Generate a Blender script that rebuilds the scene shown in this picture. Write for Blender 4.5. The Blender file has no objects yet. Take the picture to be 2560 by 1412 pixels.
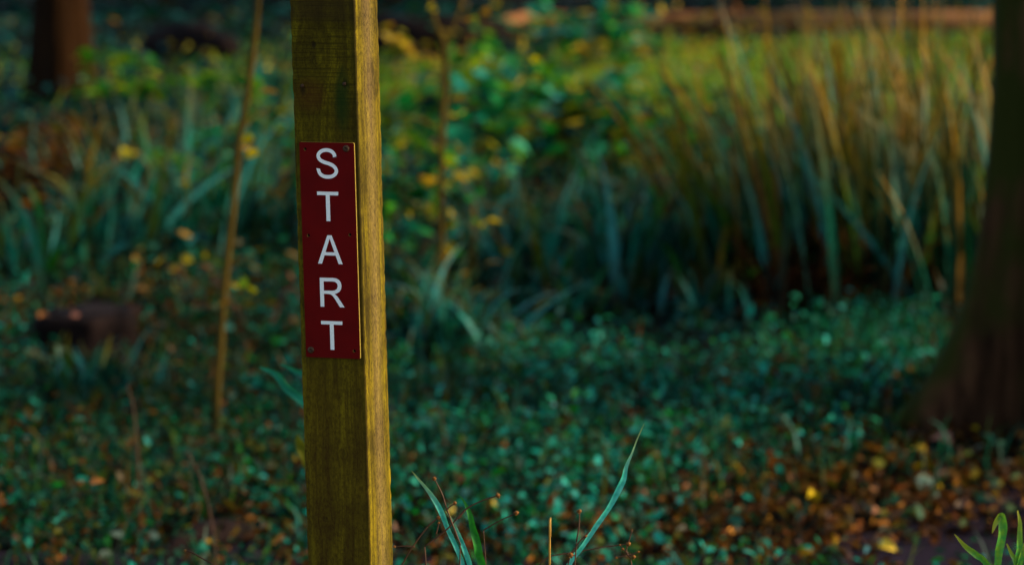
import bpy, math, random
import numpy as np
from mathutils import Vector, noise as mnoise

# ------------------------------------------------------------------ camera, sky, sun, exposure
scene = bpy.context.scene
IMG_W, IMG_H = 2560.0, 1412.0
CAM_H = 1.30
PITCH = math.radians(9.4977)
FPX = 7700.0
cam_data = bpy.data.cameras.new("camera")
cam = bpy.data.objects.new("camera", cam_data)
scene.collection.objects.link(cam)
cam.location = (0, 0, CAM_H)
cam.rotation_euler = (math.pi / 2 - PITCH, 0, 0)
cam_data.sensor_width = 36.0
cam_data.lens = FPX / IMG_W * 36.0
cam_data.clip_end = 500
cam_data.dof.use_dof = True
cam_data.dof.focus_distance = 3.00
cam_data.dof.aperture_fstop = 6.0
cam_data.dof.aperture_blades = 0
scene.camera = cam

SUN_DIR = Vector((math.cos(math.radians(24)) * math.cos(math.radians(-4)),
                  math.cos(math.radians(24)) * math.sin(math.radians(-4)), math.sin(math.radians(24))))
world = bpy.data.worlds.new("World")
scene.world = world
world.use_nodes = True
wn = world.node_tree
sky = wn.nodes.new("ShaderNodeTexSky")
sky.sky_type = 'NISHITA'
sky.sun_disc = False
sky.sun_elevation = math.radians(24)
sky.sun_rotation = math.radians(94)
sky.dust_density = 1.5
sky.air_density = 1.0
sky.ozone_density = 1.0
wn.links.new(sky.outputs[0], wn.nodes["Background"].inputs[0])
wn.nodes["Background"].inputs[1].default_value = 0.15
sd = bpy.data.lights.new("sun", 'SUN')
sd.energy = 2.7
sd.angle = math.radians(9)
sd.color = (1.0, 0.84, 0.60)
sun = bpy.data.objects.new("sun", sd)
scene.collection.objects.link(sun)
sun.rotation_euler = SUN_DIR.to_track_quat('Z', 'Y').to_euler()
vs = scene.view_settings
vs.view_transform = 'Standard'
vs.look = 'None'
vs.gamma = 1
vs.exposure = 1.0

rng = np.random.default_rng(11)
random.seed(7)
COL = scene.collection

# ------------------------------------------------------------------ geometry of the view: pixel <-> place
_c, _s = math.cos(PITCH), math.sin(PITCH)

def proj(P):
    P = np.asarray(P, float)
    x = P[..., 0]; y = P[..., 1]; z = P[..., 2] - CAM_H
    d = y * _c - z * _s
    u = y * _s + z * _c
    d = np.maximum(d, 0.1)
    return IMG_W / 2 + FPX * x / d, IMG_H / 2 - FPX * u / d

def gh(x, y):
    """terrain height"""
    x = np.asarray(x, float); y = np.asarray(y, float)
    h = 0.018 * np.sin(1.7 * x + 0.6 * y) + 0.02 * np.sin(0.9 * y + 2.3 * x + 1.0) + 0.012 * np.sin(3.1 * x - 1.9 * y)
    far = np.clip((y - 22) / 30, 0, 1)
    return h * np.clip((y - 3.5) / 3, 0.15, 1) + far * far * 1.5

def ray(px, py):
    a = (px - IMG_W / 2) / FPX; b = -(py - IMG_H / 2) / FPX
    return np.array([a, _c + b * _s, -_s + b * _c])

def ground_at(px, py):
    d = ray(px, py); t = CAM_H / max(-d[2], 1e-3)
    for _ in range(12):
        h = float(gh(d[0] * t, d[1] * t)); t = (CAM_H - h) / max(-d[2], 1e-3)
    return np.array([d[0] * t, d[1] * t, float(gh(d[0] * t, d[1] * t))])

def at_y(px, py, Y):
    d = ray(px, py); t = Y / d[1]
    return np.array([d[0] * t, Y, CAM_H + d[2] * t])

# ------------------------------------------------------------------ tagging
def tag(o, label=None, cat=None, group=None, kind=None):
    if label: o['label'] = label
    if cat: o['category'] = cat
    if group: o['group'] = group
    if kind: o['kind'] = kind
    return o

def empty(name, loc, label, cat, group=None):
    o = bpy.data.objects.new(name, None)
    o.empty_display_size = 0.05
    COL.objects.link(o)
    o.location = Vector(loc)
    return tag(o, label, cat, group)

def link_mesh(name, me, mats, parent=None, smooth=True):
    o = bpy.data.objects.new(name, me)
    COL.objects.link(o)
    for m in (mats if isinstance(mats, (list, tuple)) else [mats]): me.materials.append(m)
    if smooth: me.polygons.foreach_set('use_smooth', [True] * len(me.polygons))
    if parent: o.parent = parent
    return o

def np_mesh(name, V, face_sizes, loops, along=None):
    me = bpy.data.meshes.new(name)
    V = np.ascontiguousarray(V, dtype=np.float32)
    me.vertices.add(len(V)); me.vertices.foreach_set('co', V.ravel())
    me.loops.add(len(loops)); me.loops.foreach_set('vertex_index', np.asarray(loops, np.int32))
    fs = np.asarray(face_sizes, np.int32)
    st = np.concatenate([[0], np.cumsum(fs)[:-1]]).astype(np.int32)
    me.polygons.add(len(fs)); me.polygons.foreach_set('loop_start', st)
    me.update(calc_edges=True); me.validate()
    if along is not None:
        a = me.attributes.new('along', 'FLOAT', 'POINT')
        a.data.foreach_set('value', np.ascontiguousarray(along, dtype=np.float32).ravel())
    return me

# ------------------------------------------------------------------ leaf / blade generators (numpy)
def norm(a): return a / np.maximum(np.linalg.norm(a, axis=-1, keepdims=True), 1e-9)

class Soup:
    def __init__(self): self.V = []; self.fs = []; self.lp = []; self.al = []; self.n = 0
    def add(self, V, fs, lp, al):
        N, k = V.shape[:2]
        self.V.append(V.reshape(-1, 3)); self.fs.append(np.tile(fs, N))
        off = self.n + np.arange(N)[:, None] * k
        self.lp.append((np.asarray(lp)[None, :] + off).ravel())
        self.al.append(np.tile(al, N) if np.ndim(al) == 1 else al.ravel()); self.n += N * k
    def build(self, name, mats, parent=None):
        V = np.concatenate(self.V)
        if parent is not None: V = V - np.array(parent.location)
        me = np_mesh(name, V, np.concatenate(self.fs), np.concatenate(self.lp), np.concatenate(self.al))
        return link_mesh(name, me, mats, parent)

LEAF_T = np.array([[0, 0, 0], [.28, -.42, .10], [.30, 0, 0], [.28, .42, .10], [.68, -.36, .06], [.68, 0, -.03], [.68, .36, .06], [1, 0, -.10]])
LEAF_FS = [3, 3, 4, 4, 3, 3]
LEAF_LP = [0, 2, 1, 0, 3, 2, 1, 2, 5, 4, 2, 3, 6, 5, 4, 5, 7, 5, 6, 7]

def leaves(soup, P, size, tilt=0.5, width=0.6, heading=None, curl=1.0, nrm=None):
    N = len(P)
    if N == 0: return
    az = rng.uniform(0, 2 * math.pi, N) if heading is None else heading
    n = np.stack([rng.normal(0, tilt, N), rng.normal(0, tilt, N), np.ones(N)], -1) if nrm is None else nrm
    n = norm(n)
    d = np.stack([np.cos(az), np.sin(az), rng.normal(0, .15, N)], -1)
    d = norm(d - n * np.sum(d * n, -1, keepdims=True))
    b = np.cross(n, d)
    s = np.broadcast_to(size, (N,))
    T = LEAF_T
    w = width * rng.uniform(.75, 1.25, N)
    cu = curl * rng.uniform(.2, 1.8, N)
    V = P[:, None, :] + s[:, None, None] * (T[None, :, 0, None] * d[:, None] + (T[None, :, 1] * w[:, None])[..., None] * b[:, None] + (T[None, :, 2] * cu[:, None])[..., None] * n[:, None])
    soup.add(V, LEAF_FS, LEAF_LP, T[:, 0])

def blades(soup, P, length, width, lean=.25, droop=1.0, az=None, seg=7, taper=1.6, fold=.25, twist=.6):
    N = len(P)
    if N == 0: return
    if az is None: az = rng.uniform(0, 2 * math.pi, N)
    L = np.broadcast_to(length, (N,)); Wd = np.broadcast_to(width, (N,))
    a0 = np.abs(rng.normal(0, lean, N)); dr = droop * rng.uniform(.15, 1.6, N)
    h = np.stack([np.cos(az), np.sin(az), np.zeros(N)], -1)
    up = np.array([0, 0, 1.0])
    faz = rng.uniform(0, 2 * math.pi, N); tw = rng.normal(0, twist, N)
    pos = P.copy(); out = np.zeros((N, (seg + 1) * 3, 3)); al = np.zeros((N, (seg + 1) * 3))
    for i in range(seg + 1):
        t = i / seg
        ang = a0 + dr * t * t
        d = np.sin(ang)[:, None] * h + np.cos(ang)[:, None] * up
        f = faz + tw * t
        side = np.stack([np.cos(f), np.sin(f), np.zeros(N)], -1)
        side = norm(side - d * np.sum(side * d, -1, keepdims=True))
        nn = np.cross(d, side)
        w = Wd * (min(1, .55 + 1.6 * t) * (1 - t ** taper) + .03) / 2
        out[:, i * 3] = pos - side * w[:, None] + nn * (w * fold)[:, None]
        out[:, i * 3 + 1] = pos
        out[:, i * 3 + 2] = pos + side * w[:, None] + nn * (w * fold)[:, None]
        al[:, i * 3:i * 3 + 3] = t
        pos = pos + d * (L / seg)[:, None]
    lp = []
    for i in range(seg):
        a = i * 3
        lp += [a, a + 1, a + 4, a + 3, a + 1, a + 2, a + 5, a + 4]
    soup.add(out, [4] * (2 * seg), lp, al)

def catmull(pts, n):
    pts = [np.asarray(p, float) for p in pts]
    if len(pts) < 3:
        return [pts[0] + (pts[-1] - pts[0]) * i / n for i in range(n + 1)]
    P = [2 * pts[0] - pts[1]] + pts + [2 * pts[-1] - pts[-2]]
    out = []
    for i in range(1, len(P) - 2):
        for k in range(n):
            t = k / n
            out.append(.5 * ((2 * P[i]) + (-P[i - 1] + P[i + 1]) * t + (2 * P[i - 1] - 5 * P[i] + 4 * P[i + 1] - P[i + 2]) * t * t + (-P[i - 1] + 3 * P[i] - 3 * P[i + 1] + P[i + 2]) * t ** 3))
    out.append(pts[-1])
    return out

def tube(soup, pts, radii, sides=8, n=5, rough=0.0, seed=0, squash=1.0):
    """tapered tube through 3-D points with end caps; radii one per control point"""
    C4 = [np.append(np.asarray(p, float), r) for p, r in zip(pts, radii)]
    C = catmull(C4, n)
    V = []; K = len(C)
    prev = None
    for i, c in enumerate(C):
        p = c[:3]; r = max(c[3], 1e-4)
        d = norm((C[min(i + 1, K - 1)] - C[max(i - 1, 0)])[:3])
        ref = np.array([0, 0, 1.0]) if abs(d[2]) < .9 else np.array([1.0, 0, 0])
        if prev is not None: ref = prev
        s = norm(ref - d * np.dot(ref, d)); prev = s
        b = np.cross(d, s)
        for j in range(sides):
            a = 2 * math.pi * j / sides
            q = s * math.cos(a) + b * math.sin(a) * squash
            rr = r
            if rough: rr *= 1 + rough * mnoise.noise(Vector((p[0] * 9 + q[0] * 1.5 + seed, p[1] * 9 + q[1] * 1.5, p[2] * 9 + q[2] * 1.5)))
            V.append(p + q * rr)
    V.append(C[0][:3]); V.append(C[-1][:3])
    fs = []; lp = []
    for i in range(K - 1):
        for j in range(sides):
            a = i * sides + j; b2 = i * sides + (j + 1) % sides
            lp += [a, b2, b2 + sides, a + sides]; fs.append(4)
    for j in range(sides):
        lp += [K * sides, (j + 1) % sides, j]; fs.append(3)
        lp += [K * sides + 1, (K - 1) * sides + j, (K - 1) * sides + (j + 1) % sides]; fs.append(3)
    al = np.concatenate([np.repeat(np.linspace(0, 1, K), sides), [0, 1]])
    soup.add(np.array(V)[None], fs, lp, al)

# ------------------------------------------------------------------ materials
def new_mat(name):
    m = bpy.data.materials.new(name); m.use_nodes = True
    nt = m.node_tree
    return m, nt, nt.nodes['Principled BSDF'], nt.nodes['Material Output']

def ramp(nt, fac, stops, interp='LINEAR'):
    r = nt.nodes.new('ShaderNodeValToRGB'); r.color_ramp.interpolation = interp
    e = r.color_ramp.elements
    while len(e) < len(stops): e.new(.5)
    for k, (p, c) in enumerate(stops):
        e[k].position = p; e[k].color = (*c, 1)
    nt.links.new(fac, r.inputs[0]); return r.outputs[0]

def mixc(nt, fac, a, b, mode='MIX'):
    m = nt.nodes.new('ShaderNodeMix'); m.data_type = 'RGBA'; m.blend_type = mode
    for i, v in ((0, fac), (6, a), (7, b)):
        if hasattr(v, 'is_output'): nt.links.new(v, m.inputs[i])
        else: m.inputs[i].default_value = v if i == 0 else (*v, 1)
    return m.outputs[2]

def mth(nt, op, a, b=0.0, c=None, clamp=False):
    m = nt.nodes.new('ShaderNodeMath'); m.operation = op; m.use_clamp = clamp
    for i, v in enumerate((a, b, c)):
        if v is None: continue
        if hasattr(v, 'is_output'): nt.links.new(v, m.inputs[i])
        else: m.inputs[i].default_value = v
    return m.outputs[0]

def noise_tex(nt, vec, scale, detail=3, rough=.5):
    n = nt.nodes.new('ShaderNodeTexNoise'); n.inputs['Scale'].default_value = scale
    n.inputs['Detail'].default_value = detail; n.inputs['Roughness'].default_value = rough
    if vec is not None: nt.links.new(vec, n.inputs['Vector'])
    return n.outputs['Fac']

def obj_coord(nt):
    t = nt.nodes.new('ShaderNodeTexCoord'); return t.outputs['Object']

def combine(nt, x, y, z):
    m = nt.nodes.new('ShaderNodeCombineXYZ')
    for i, v in enumerate((x, y, z)):
        if hasattr(v, 'is_output'): nt.links.new(v, m.inputs[i])
        else: m.inputs[i].default_value = v
    return m.outputs[0]

def leaf_mat(name, stops, rough=.42, trans=.25, tip=None, base=None, tip_start=.55, spec=.05, interp='LINEAR'):
    m, nt, bs, out = new_mat(name)
    stops = [(p_, tuple(.74 * q_ for q_ in c_)) for p_, c_ in stops]
    g = nt.nodes.new('ShaderNodeNewGeometry')
    col = ramp(nt, g.outputs['Random Per Island'], stops, interp)
    at = nt.nodes.new('ShaderNodeAttribute'); at.attribute_name = 'along'
    al = at.outputs['Fac']
    n = noise_tex(nt, obj_coord(nt), 60, 2)
    col = mixc(nt, .6, col, mixc(nt, 1.0, col, ramp(nt, n, [(.3, (.45, .45, .45)), (.7, (1.5, 1.5, 1.5))]), 'MULTIPLY'))
    if tip:
        rnd2 = mth(nt, 'FRACT', mth(nt, 'MULTIPLY', g.outputs['Random Per Island'], 17.31))
        f = mth(nt, 'MULTIPLY', mth(nt, 'DIVIDE', mth(nt, 'SUBTRACT', al, tip_start), 1 - tip_start, clamp=True), rnd2)
        col = mixc(nt, f, col, tip)
    if base:
        f = mth(nt, 'SUBTRACT', 1.0, mth(nt, 'DIVIDE', al, .35, clamp=True))
        col = mixc(nt, f, col, base)
    nt.links.new(col, bs.inputs['Base Color'])
    bs.inputs['Roughness'].default_value = rough
    bs.inputs['Specular IOR Level'].default_value = spec
    if trans:
        tr = nt.nodes.new('ShaderNodeBsdfTranslucent'); nt.links.new(mixc(nt, 1.0, col, (1.3, 1.5, .6), 'MULTIPLY'), tr.inputs[0])
        mx = nt.nodes.new('ShaderNodeMixShader'); mx.inputs[0].default_value = trans
        nt.links.new(bs.outputs[0], mx.inputs[1]); nt.links.new(tr.outputs[0], mx.inputs[2]); nt.links.new(mx.outputs[0], out.inputs[0])
    return m

def bark_mat(name, dark, light, scale=14, moss=None, stretch=.18, bump=.6):
    m, nt, bs, out = new_mat(name)
    oc = obj_coord(nt)
    mp = nt.nodes.new('ShaderNodeMapping'); mp.inputs['Scale'].default_value = (1, 1, stretch); nt.links.new(oc, mp.inputs[0])
    n1 = noise_tex(nt, mp.outputs[0], scale, 6, .65)
    col = ramp(nt, n1, [(.32, dark), (.68, light)])
    if moss:
        n2 = noise_tex(nt, oc, 5, 4)
        sp = nt.nodes.new('ShaderNodeSeparateXYZ')
        g = nt.nodes.new('ShaderNodeNewGeometry'); nt.links.new(g.outputs['Normal'], sp.inputs[0])
        f = mth(nt, 'MULTIPLY', mth(nt, 'SUBTRACT', mth(nt, 'ADD', n2, mth(nt, 'MULTIPLY', sp.outputs[0], -.22)), .5), 5, clamp=True)
        col = mixc(nt, f, col, moss)
    nt.links.new(col, bs.inputs['Base Color']); bs.inputs['Roughness'].default_value = .85
    bs.inputs['Specular IOR Level'].default_value = .04
    bp = nt.nodes.new('ShaderNodeBump'); bp.inputs['Strength'].default_value = bump; bp.inputs['Distance'].default_value = .02
    nt.links.new(n1, bp.inputs['Height']); nt.links.new(bp.outputs[0], bs.inputs['Normal'])
    return m

TEAL_D = (.003, .050, .034); TEAL = (.008, .120, .085); TEAL_L = (.04, .30, .24); BLUEG = (.07, .23, .26)
GREEN = (.008, .15, .012); GREEN_L = (.05, .28, .012); OLIVE = (.09, .10, .008); YEL = (.66, .46, .008)
ORANGE = (.40, .15, .010); RUST = (.20, .055, .006); BROWN = (.07, .030, .006); PINK = (.42, .22, .16); STRAW = (.40, .27, .07)
M = {}
M['cover'] = leaf_mat('cover_leaf', [(0, (.002, .018, .012)), (.25, (.003, .06, .04)), (.45, (.008, .20, .13)), (.6, (.014, .32, .22)), (.74, (.05, .46, .36)), (.82, (.01, .22, .015)), (.9, (.02, .12, .03)), (.95, OLIVE), (1, (.10, .30, .33))], rough=.38)
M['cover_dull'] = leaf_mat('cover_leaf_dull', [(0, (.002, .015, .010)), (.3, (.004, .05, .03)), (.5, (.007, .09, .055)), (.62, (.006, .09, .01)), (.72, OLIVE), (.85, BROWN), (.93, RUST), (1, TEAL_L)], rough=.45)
M['litter'] = leaf_mat('dead_leaf', [(0, (.02, .008, .003)), (.28, (.04, .016, .005)), (.45, (.16, .045, .006)), (.6, (.14, .06, .008)), (.72, (.32, .11, .010)), (.8, OLIVE), (.88, (.03, .13, .08)), (.94, (.28, .13, .09)), (.98, ORANGE), (1, YEL)], rough=.55, trans=.12)
M['meadow'] = leaf_mat('meadow_blade', [(0, (.01, .16, .02)), (.2, (.10, .34, .02)), (.34, (.15, .20, .01)), (.5, (.32, .36, .02)), (.64, (.32, .32, .02)), (.74, (.02, .30, .18)), (.88, (.42, .40, .04)), (1, (.14, .46, .03))], rough=.45, trans=.4)
M['reed'] = leaf_mat('reed_blade', [(0, (.002, .02, .012)), (.3, (.004, .06, .03)), (.48, (.01, .12, .07)), (.6, (.05, .26, .24)), (.68, (.01, .09, .015)), (.82, (.05, .10, .006)), (.92, (.12, .05, .006)), (1, (.26, .14, .02))], rough=.35, trans=.15, tip=(.40, .19, .012), base=(.02, .007, .003), tip_start=.45)
M['iris'] = leaf_mat('iris_blade', [(0, (.002, .015, .010)), (.35, (.004, .06, .04)), (.52, (.01, .18, .13)), (.66, (.07, .30, .30)), (.78, (.02, .22, .17)), (.86, (.01, .13, .012)), (.95, OLIVE), (1, ORANGE)], rough=.35, trans=.2, tip=(.25, .13, .01), base=(.06, .04, .006), tip_start=.6)  # the pale blue-green stop is sky sheen put into the blade colour
M['bush'] = leaf_mat('bush_leaf', [(0, (.002, .025, .012)), (.22, (.004, .07, .03)), (.38, (.01, .18, .12)), (.52, (.012, .26, .015)), (.66, (.06, .40, .32)), (.76, (.08, .38, .015)), (.87, OLIVE), (.94, YEL), (1, ORANGE)], rough=.36, trans=.3)  # the brightest teal stop stands in for sky glints on the leaves
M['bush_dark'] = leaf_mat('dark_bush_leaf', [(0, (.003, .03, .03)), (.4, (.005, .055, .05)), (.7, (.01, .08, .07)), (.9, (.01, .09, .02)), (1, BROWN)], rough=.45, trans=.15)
M['bright'] = leaf_mat('bright_leaf', [(0, GREEN), (.3, GREEN_L), (.6, (.10, .34, .01)), (.85, (.2, .36, .01)), (1, YEL)], rough=.4, trans=.45)
M['yellow'] = leaf_mat('yellow_leaf', [(0, GREEN), (.25, (.2, .26, .01)), (.5, YEL), (.75, (.6, .36, .01)), (1, ORANGE)], rough=.4, trans=.4)
M['turf'] = leaf_mat('turf_blade', [(0, (.01, .16, .08)), (.4, (.02, .26, .14)), (.7, (.05, .36, .18)), (.9, (.04, .30, .03)), (1, OLIVE)], rough=.4, trans=.3)
M['thatch'] = leaf_mat('dead_blade', [(0, (.012, .004, .002)), (.5, (.035, .010, .003)), (.8, (.09, .03, .005)), (1, (.16, .07, .01))], rough=.7, trans=.1)
M['bracken'] = leaf_mat('bracken_leaf', [(0, (.015, .008, .003)), (.45, (.08, .025, .004)), (.7, (.15, .06, .006)), (.92, (.28, .10, .01)), (1, OLIVE)], rough=.6, trans=.2)
M['gold'] = leaf_mat('golden_weed_leaf', [(0, BROWN), (.25, (.18, .09, .01)), (.45, (.34, .20, .01)), (.6, OLIVE), (.72, (.5, .30, .012)), (.82, (.02, .20, .12)), (.9, YEL), (1, (.35, .14, .04))], rough=.5, trans=.3)
M['canopy'] = leaf_mat('canopy_leaf', [(0, GREEN), (.6, (.03, .10, .01)), (1, OLIVE)], rough=.5, trans=.25)
M['bark_dark'] = bark_mat('dark_bark', (.003, .0015, .0008), (.10, .042, .018), 12, moss=(.020, .022, .003), bump=1.0, stretch=.12)
M['bark_brown'] = bark_mat('brown_bark', (.004, .002, .001), (.027, .010, .002), 9)
M['bark_sapling'] = bark_mat('sapling_bark', (.03, .019, .003), (.09, .058, .010), 30, bump=.3)
M['bark_log'] = bark_mat('log_bark', (.14, .050, .014), (.34, .15, .06), 12, bump=.5, stretch=.5)
M['bark_rot'] = bark_mat('rotten_bark', (.004, .003, .003), (.020, .011, .009), 10, bump=.8, stretch=.6)

def simple_mat(name, c, rough=.6, spec=.4, var=.25, scale=40, metal=0):
    m, nt, bs, out = new_mat(name)
    n = noise_tex(nt, obj_coord(nt), scale, 4)
    lo = tuple(x * (1 - var) for x in c); hi = tuple(min(1, x * (1 + var)) for x in c)
    nt.links.new(ramp(nt, n, [(.3, lo), (.7, hi)]), bs.inputs['Base Color'])
    bs.inputs['Roughness'].default_value = rough; bs.inputs['Specular IOR Level'].default_value = spec; bs.inputs['Metallic'].default_value = metal
    return m
M['letter'] = simple_mat('letter_white', (.90, .83, .73), .45, .4, .05, 300)
M['rust'] = simple_mat('rusty_metal', (.055, .022, .006), .7, .3, .6, 500, .1)
M['hole_shade'] = simple_mat('hole_shade_black', (.006, .004, .003), .9, .1)
M['stem'] = simple_mat('dry_stem', (.06, .024, .008), .7, .3, .4, 90)
M['head'] = simple_mat('dry_seed_head', (.16, .06, .010), .8, .2, .6, 500)
M['straw'] = simple_mat('straw_stem', (.36, .18, .02), .6, .3, .3, 90)
M['deadleaf'] = simple_mat('withered_leaf', (.055, .020, .010), .7, .3, .6, 120)

def one_leaf(name, c, var=.4): return simple_mat(name, c, .5, .4, var, 90)
M['leaf_yellow'] = one_leaf('yellow_fallen_leaf', (.62, .40, .012))
M['leaf_orange'] = one_leaf('orange_fallen_leaf', (.62, .24, .02))
M['leaf_brown'] = one_leaf('brown_fallen_leaf', (.26, .09, .010))
M['leaf_pale'] = one_leaf('pale_fallen_leaf', (.10, .15, .10), .5)
M['leaf_pink'] = one_leaf('pinkish_fallen_leaf', (.22, .08, .045), .5)
M['leaf_teal'] = leaf_mat('long_leaf', [(0, (.01, .18, .11)), (1, (.03, .26, .17))], rough=.3, trans=.2)

# sharp foreground grass: fine parallel veins
def grass_mat(name, c1, c2, tipc):
    m, nt, bs, out = new_mat(name)
    at = nt.nodes.new('ShaderNodeAttribute'); at.attribute_name = 'along'
    n = noise_tex(nt, obj_coord(nt), 180, 3)
    col = ramp(nt, n, [(.3, c1), (.7, c2)])
    f = mth(nt, 'DIVIDE', mth(nt, 'SUBTRACT', at.outputs['Fac'], .72), .28, clamp=True)
    col = mixc(nt, f, col, tipc)
    nt.links.new(col, bs.inputs['Base Color']); bs.inputs['Roughness'].default_value = .38
    tr = nt.nodes.new('ShaderNodeBsdfTranslucent'); nt.links.new(col, tr.inputs[0])
    mx = nt.nodes.new('ShaderNodeMixShader'); mx.inputs[0].default_value = .25
    nt.links.new(bs.outputs[0], mx.inputs[1]); nt.links.new(tr.outputs[0], mx.inputs[2]); nt.links.new(mx.outputs[0], out.inputs[0])
    return m
M['grass_teal'] = grass_mat('teal_grass', (.02, .34, .22), (.09, .52, .38), (.34, .34, .06))
M['grass_green'] = grass_mat('green_grass', (.008, .12, .008), (.02, .24, .012), (.03, .20, .02))
M['grass_sun'] = grass_mat('yellow_edged_grass', (.02, .22, .03), (.16, .34, .015), (.40, .36, .02))

# ground
m, nt, bs, out = new_mat('forest_soil')
oc = obj_coord(nt)
n1 = noise_tex(nt, oc, 3.0, 6, .6); n2 = noise_tex(nt, oc, 40, 5, .6)
col = mixc(nt, ramp(nt, n2, [(.35, (0, 0, 0)), (.65, (1, 1, 1))]), ramp(nt, n1, [(.35, (.002, .002, .001)), (.6, (.006, .004, .002))]), (.003, .005, .002))
nt.links.new(col, bs.inputs['Base Color']); bs.inputs['Roughness'].default_value = .95; bs.inputs['Specular IOR Level'].default_value = .04
bp = nt.nodes.new('ShaderNodeBump'); bp.inputs['Distance'].default_value = .02; nt.links.new(n2, bp.inputs['Height']); nt.links.new(bp.outputs[0], bs.inputs['Normal'])
M['soil'] = m
M['path'] = simple_mat('path_soil', (.016, .010, .016), .9, .05, .6, 60)

# treated timber of the post
def wood_mat():
    m, nt, bs, out = new_mat('weathered_timber')
    oc = obj_coord(nt)
    sp = nt.nodes.new('ShaderNodeSeparateXYZ'); nt.links.new(oc, sp.inputs[0])
    x, y, z = sp.outputs
    F = x; KD = None
    knots = [(-.0150, .884, .016, .35), (-.0148, .904, .0055, 1.1), (-.034, .838, .0075, 1.0), (.031, .848, .0065, 1.0), (-.010, .99, .012, .7), (.012, .30, .005, .5), (-.02, .20, .006, .4), (.02, .62, .01, .8)]
    for kx, kz, R, dk in knots:
        dx = mth(nt, 'SUBTRACT', x, kx); dz = mth(nt, 'MULTIPLY', mth(nt, 'SUBTRACT', z, kz), .62)
        r2 = mth(nt, 'ADD', mth(nt, 'MULTIPLY', dx, dx), mth(nt, 'MULTIPLY', dz, dz))
        sh = mth(nt, 'DIVIDE', mth(nt, 'MULTIPLY', dx, R * R * 1.6), mth(nt, 'ADD', r2, R * R * .35))
        F = mth(nt, 'SUBTRACT', F, sh)
        k = mth(nt, 'MULTIPLY', mth(nt, 'SUBTRACT', 1.0, mth(nt, 'DIVIDE', r2, (R * .75) ** 2), clamp=True), dk)
        KD = k if KD is None else mth(nt, 'MAXIMUM', KD, k)
    # knot on the side face
    dy = mth(nt, 'SUBTRACT', y, .018); dz = mth(nt, 'MULTIPLY', mth(nt, 'SUBTRACT', z, .865), .5)
    r2 = mth(nt, 'ADD', mth(nt, 'MULTIPLY', dy, dy), mth(nt, 'MULTIPLY', dz, dz))
    onside = mth(nt, 'GREATER_THAN', x, .047)
    k2 = mth(nt, 'MULTIPLY', mth(nt, 'SUBTRACT', 1.0, mth(nt, 'DIVIDE', r2, .0085 ** 2), clamp=True), onside)
    Y = mth(nt, 'SUBTRACT', y, mth(nt, 'DIVIDE', mth(nt, 'MULTIPLY', dy, .00022), mth(nt, 'ADD', r2, .00006)))
    KD = mth(nt, 'MAXIMUM', KD, mth(nt, 'MULTIPLY', k2, .7))
    warp = mth(nt, 'MULTIPLY', mth(nt, 'SUBTRACT', noise_tex(nt, combine(nt, mth(nt, 'MULTIPLY', x, 8), mth(nt, 'MULTIPLY', y, 8), mth(nt, 'MULTIPLY', z, 3)), 1, 2), .5), .03)
    Fx = mth(nt, 'ADD', F, warp); Fy = mth(nt, 'ADD', Y, warp)
    streak = noise_tex(nt, combine(nt, mth(nt, 'MULTIPLY', Fx, 260), mth(nt, 'MULTIPLY', Fy, 260), mth(nt, 'MULTIPLY', z, 9)), 1, 4, .65)
    rings = noise_tex(nt, combine(nt, mth(nt, 'MULTIPLY', Fx, 70), mth(nt, 'MULTIPLY', Fy, 70), mth(nt, 'MULTIPLY', z, 2.2)), 1, 3, .6)
    blot = noise_tex(nt, oc, 14, 5, .6)
    fine = noise_tex(nt, combine(nt, x, y, mth(nt, 'MULTIPLY', z, .5)), 330, 5, .8)
    saw = noise_tex(nt, combine(nt, mth(nt, 'MULTIPLY', x, 9), mth(nt, 'MULTIPLY', y, 9), mth(nt, 'MULTIPLY', z, 380)), 1, 3, .7)
    c = ramp(nt, rings, [(.28, (.055, .036, .002)), (.5, (.115, .082, .0022)), (.72, (.215, .158, .003))])
    c = mixc(nt, .55, c, mixc(nt, 1.0, c, ramp(nt, streak, [(.34, (.30, .28, .25)), (.5, (1, 1, 1)), (.72, (1.45, 1.45, 1.3))]), 'MULTIPLY'))
    c = mixc(nt, .8, c, mixc(nt, 1.0, c, ramp(nt, blot, [(.34, (.34, .30, .36)), (.5, (.9, .88, .85)), (.66, (1.4, 1.35, 1.1))]), 'MULTIPLY'))
    c = mixc(nt, .85, c, mixc(nt, 1.0, c, ramp(nt, fine, [(.36, (.25, .25, .3)), (.56, (1.25, 1.25, 1.2))]), 'MULTIPLY'))
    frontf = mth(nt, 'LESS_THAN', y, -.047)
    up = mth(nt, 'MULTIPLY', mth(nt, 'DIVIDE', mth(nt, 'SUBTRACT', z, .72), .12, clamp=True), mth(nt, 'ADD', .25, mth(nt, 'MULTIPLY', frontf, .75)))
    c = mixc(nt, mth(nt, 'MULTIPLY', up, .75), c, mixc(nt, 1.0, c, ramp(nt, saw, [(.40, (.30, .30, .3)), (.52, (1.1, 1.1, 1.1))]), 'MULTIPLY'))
    # grey weathering band in the middle of the side face
    band = mth(nt, 'MULTIPLY', mth(nt, 'SUBTRACT', 1.0, mth(nt, 'MULTIPLY', mth(nt, 'ABSOLUTE', mth(nt, 'ADD', mth(nt, 'SUBTRACT', y, .004), warp)), 34), clamp=True), onside)
    c = mixc(nt, mth(nt, 'MULTIPLY', band, .6), c, mixc(nt, 1.0, (.15, .095, .035), ramp(nt, fine, [(.36, (.25, .25, .3)), (.56, (1.2, 1.2, 1.2))]), 'MULTIPLY'))
    # front face mixed darker and browner, darker head band, dark strip by the arris, algae and red resin
    front = mth(nt, 'LESS_THAN', y, -.047)
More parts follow.
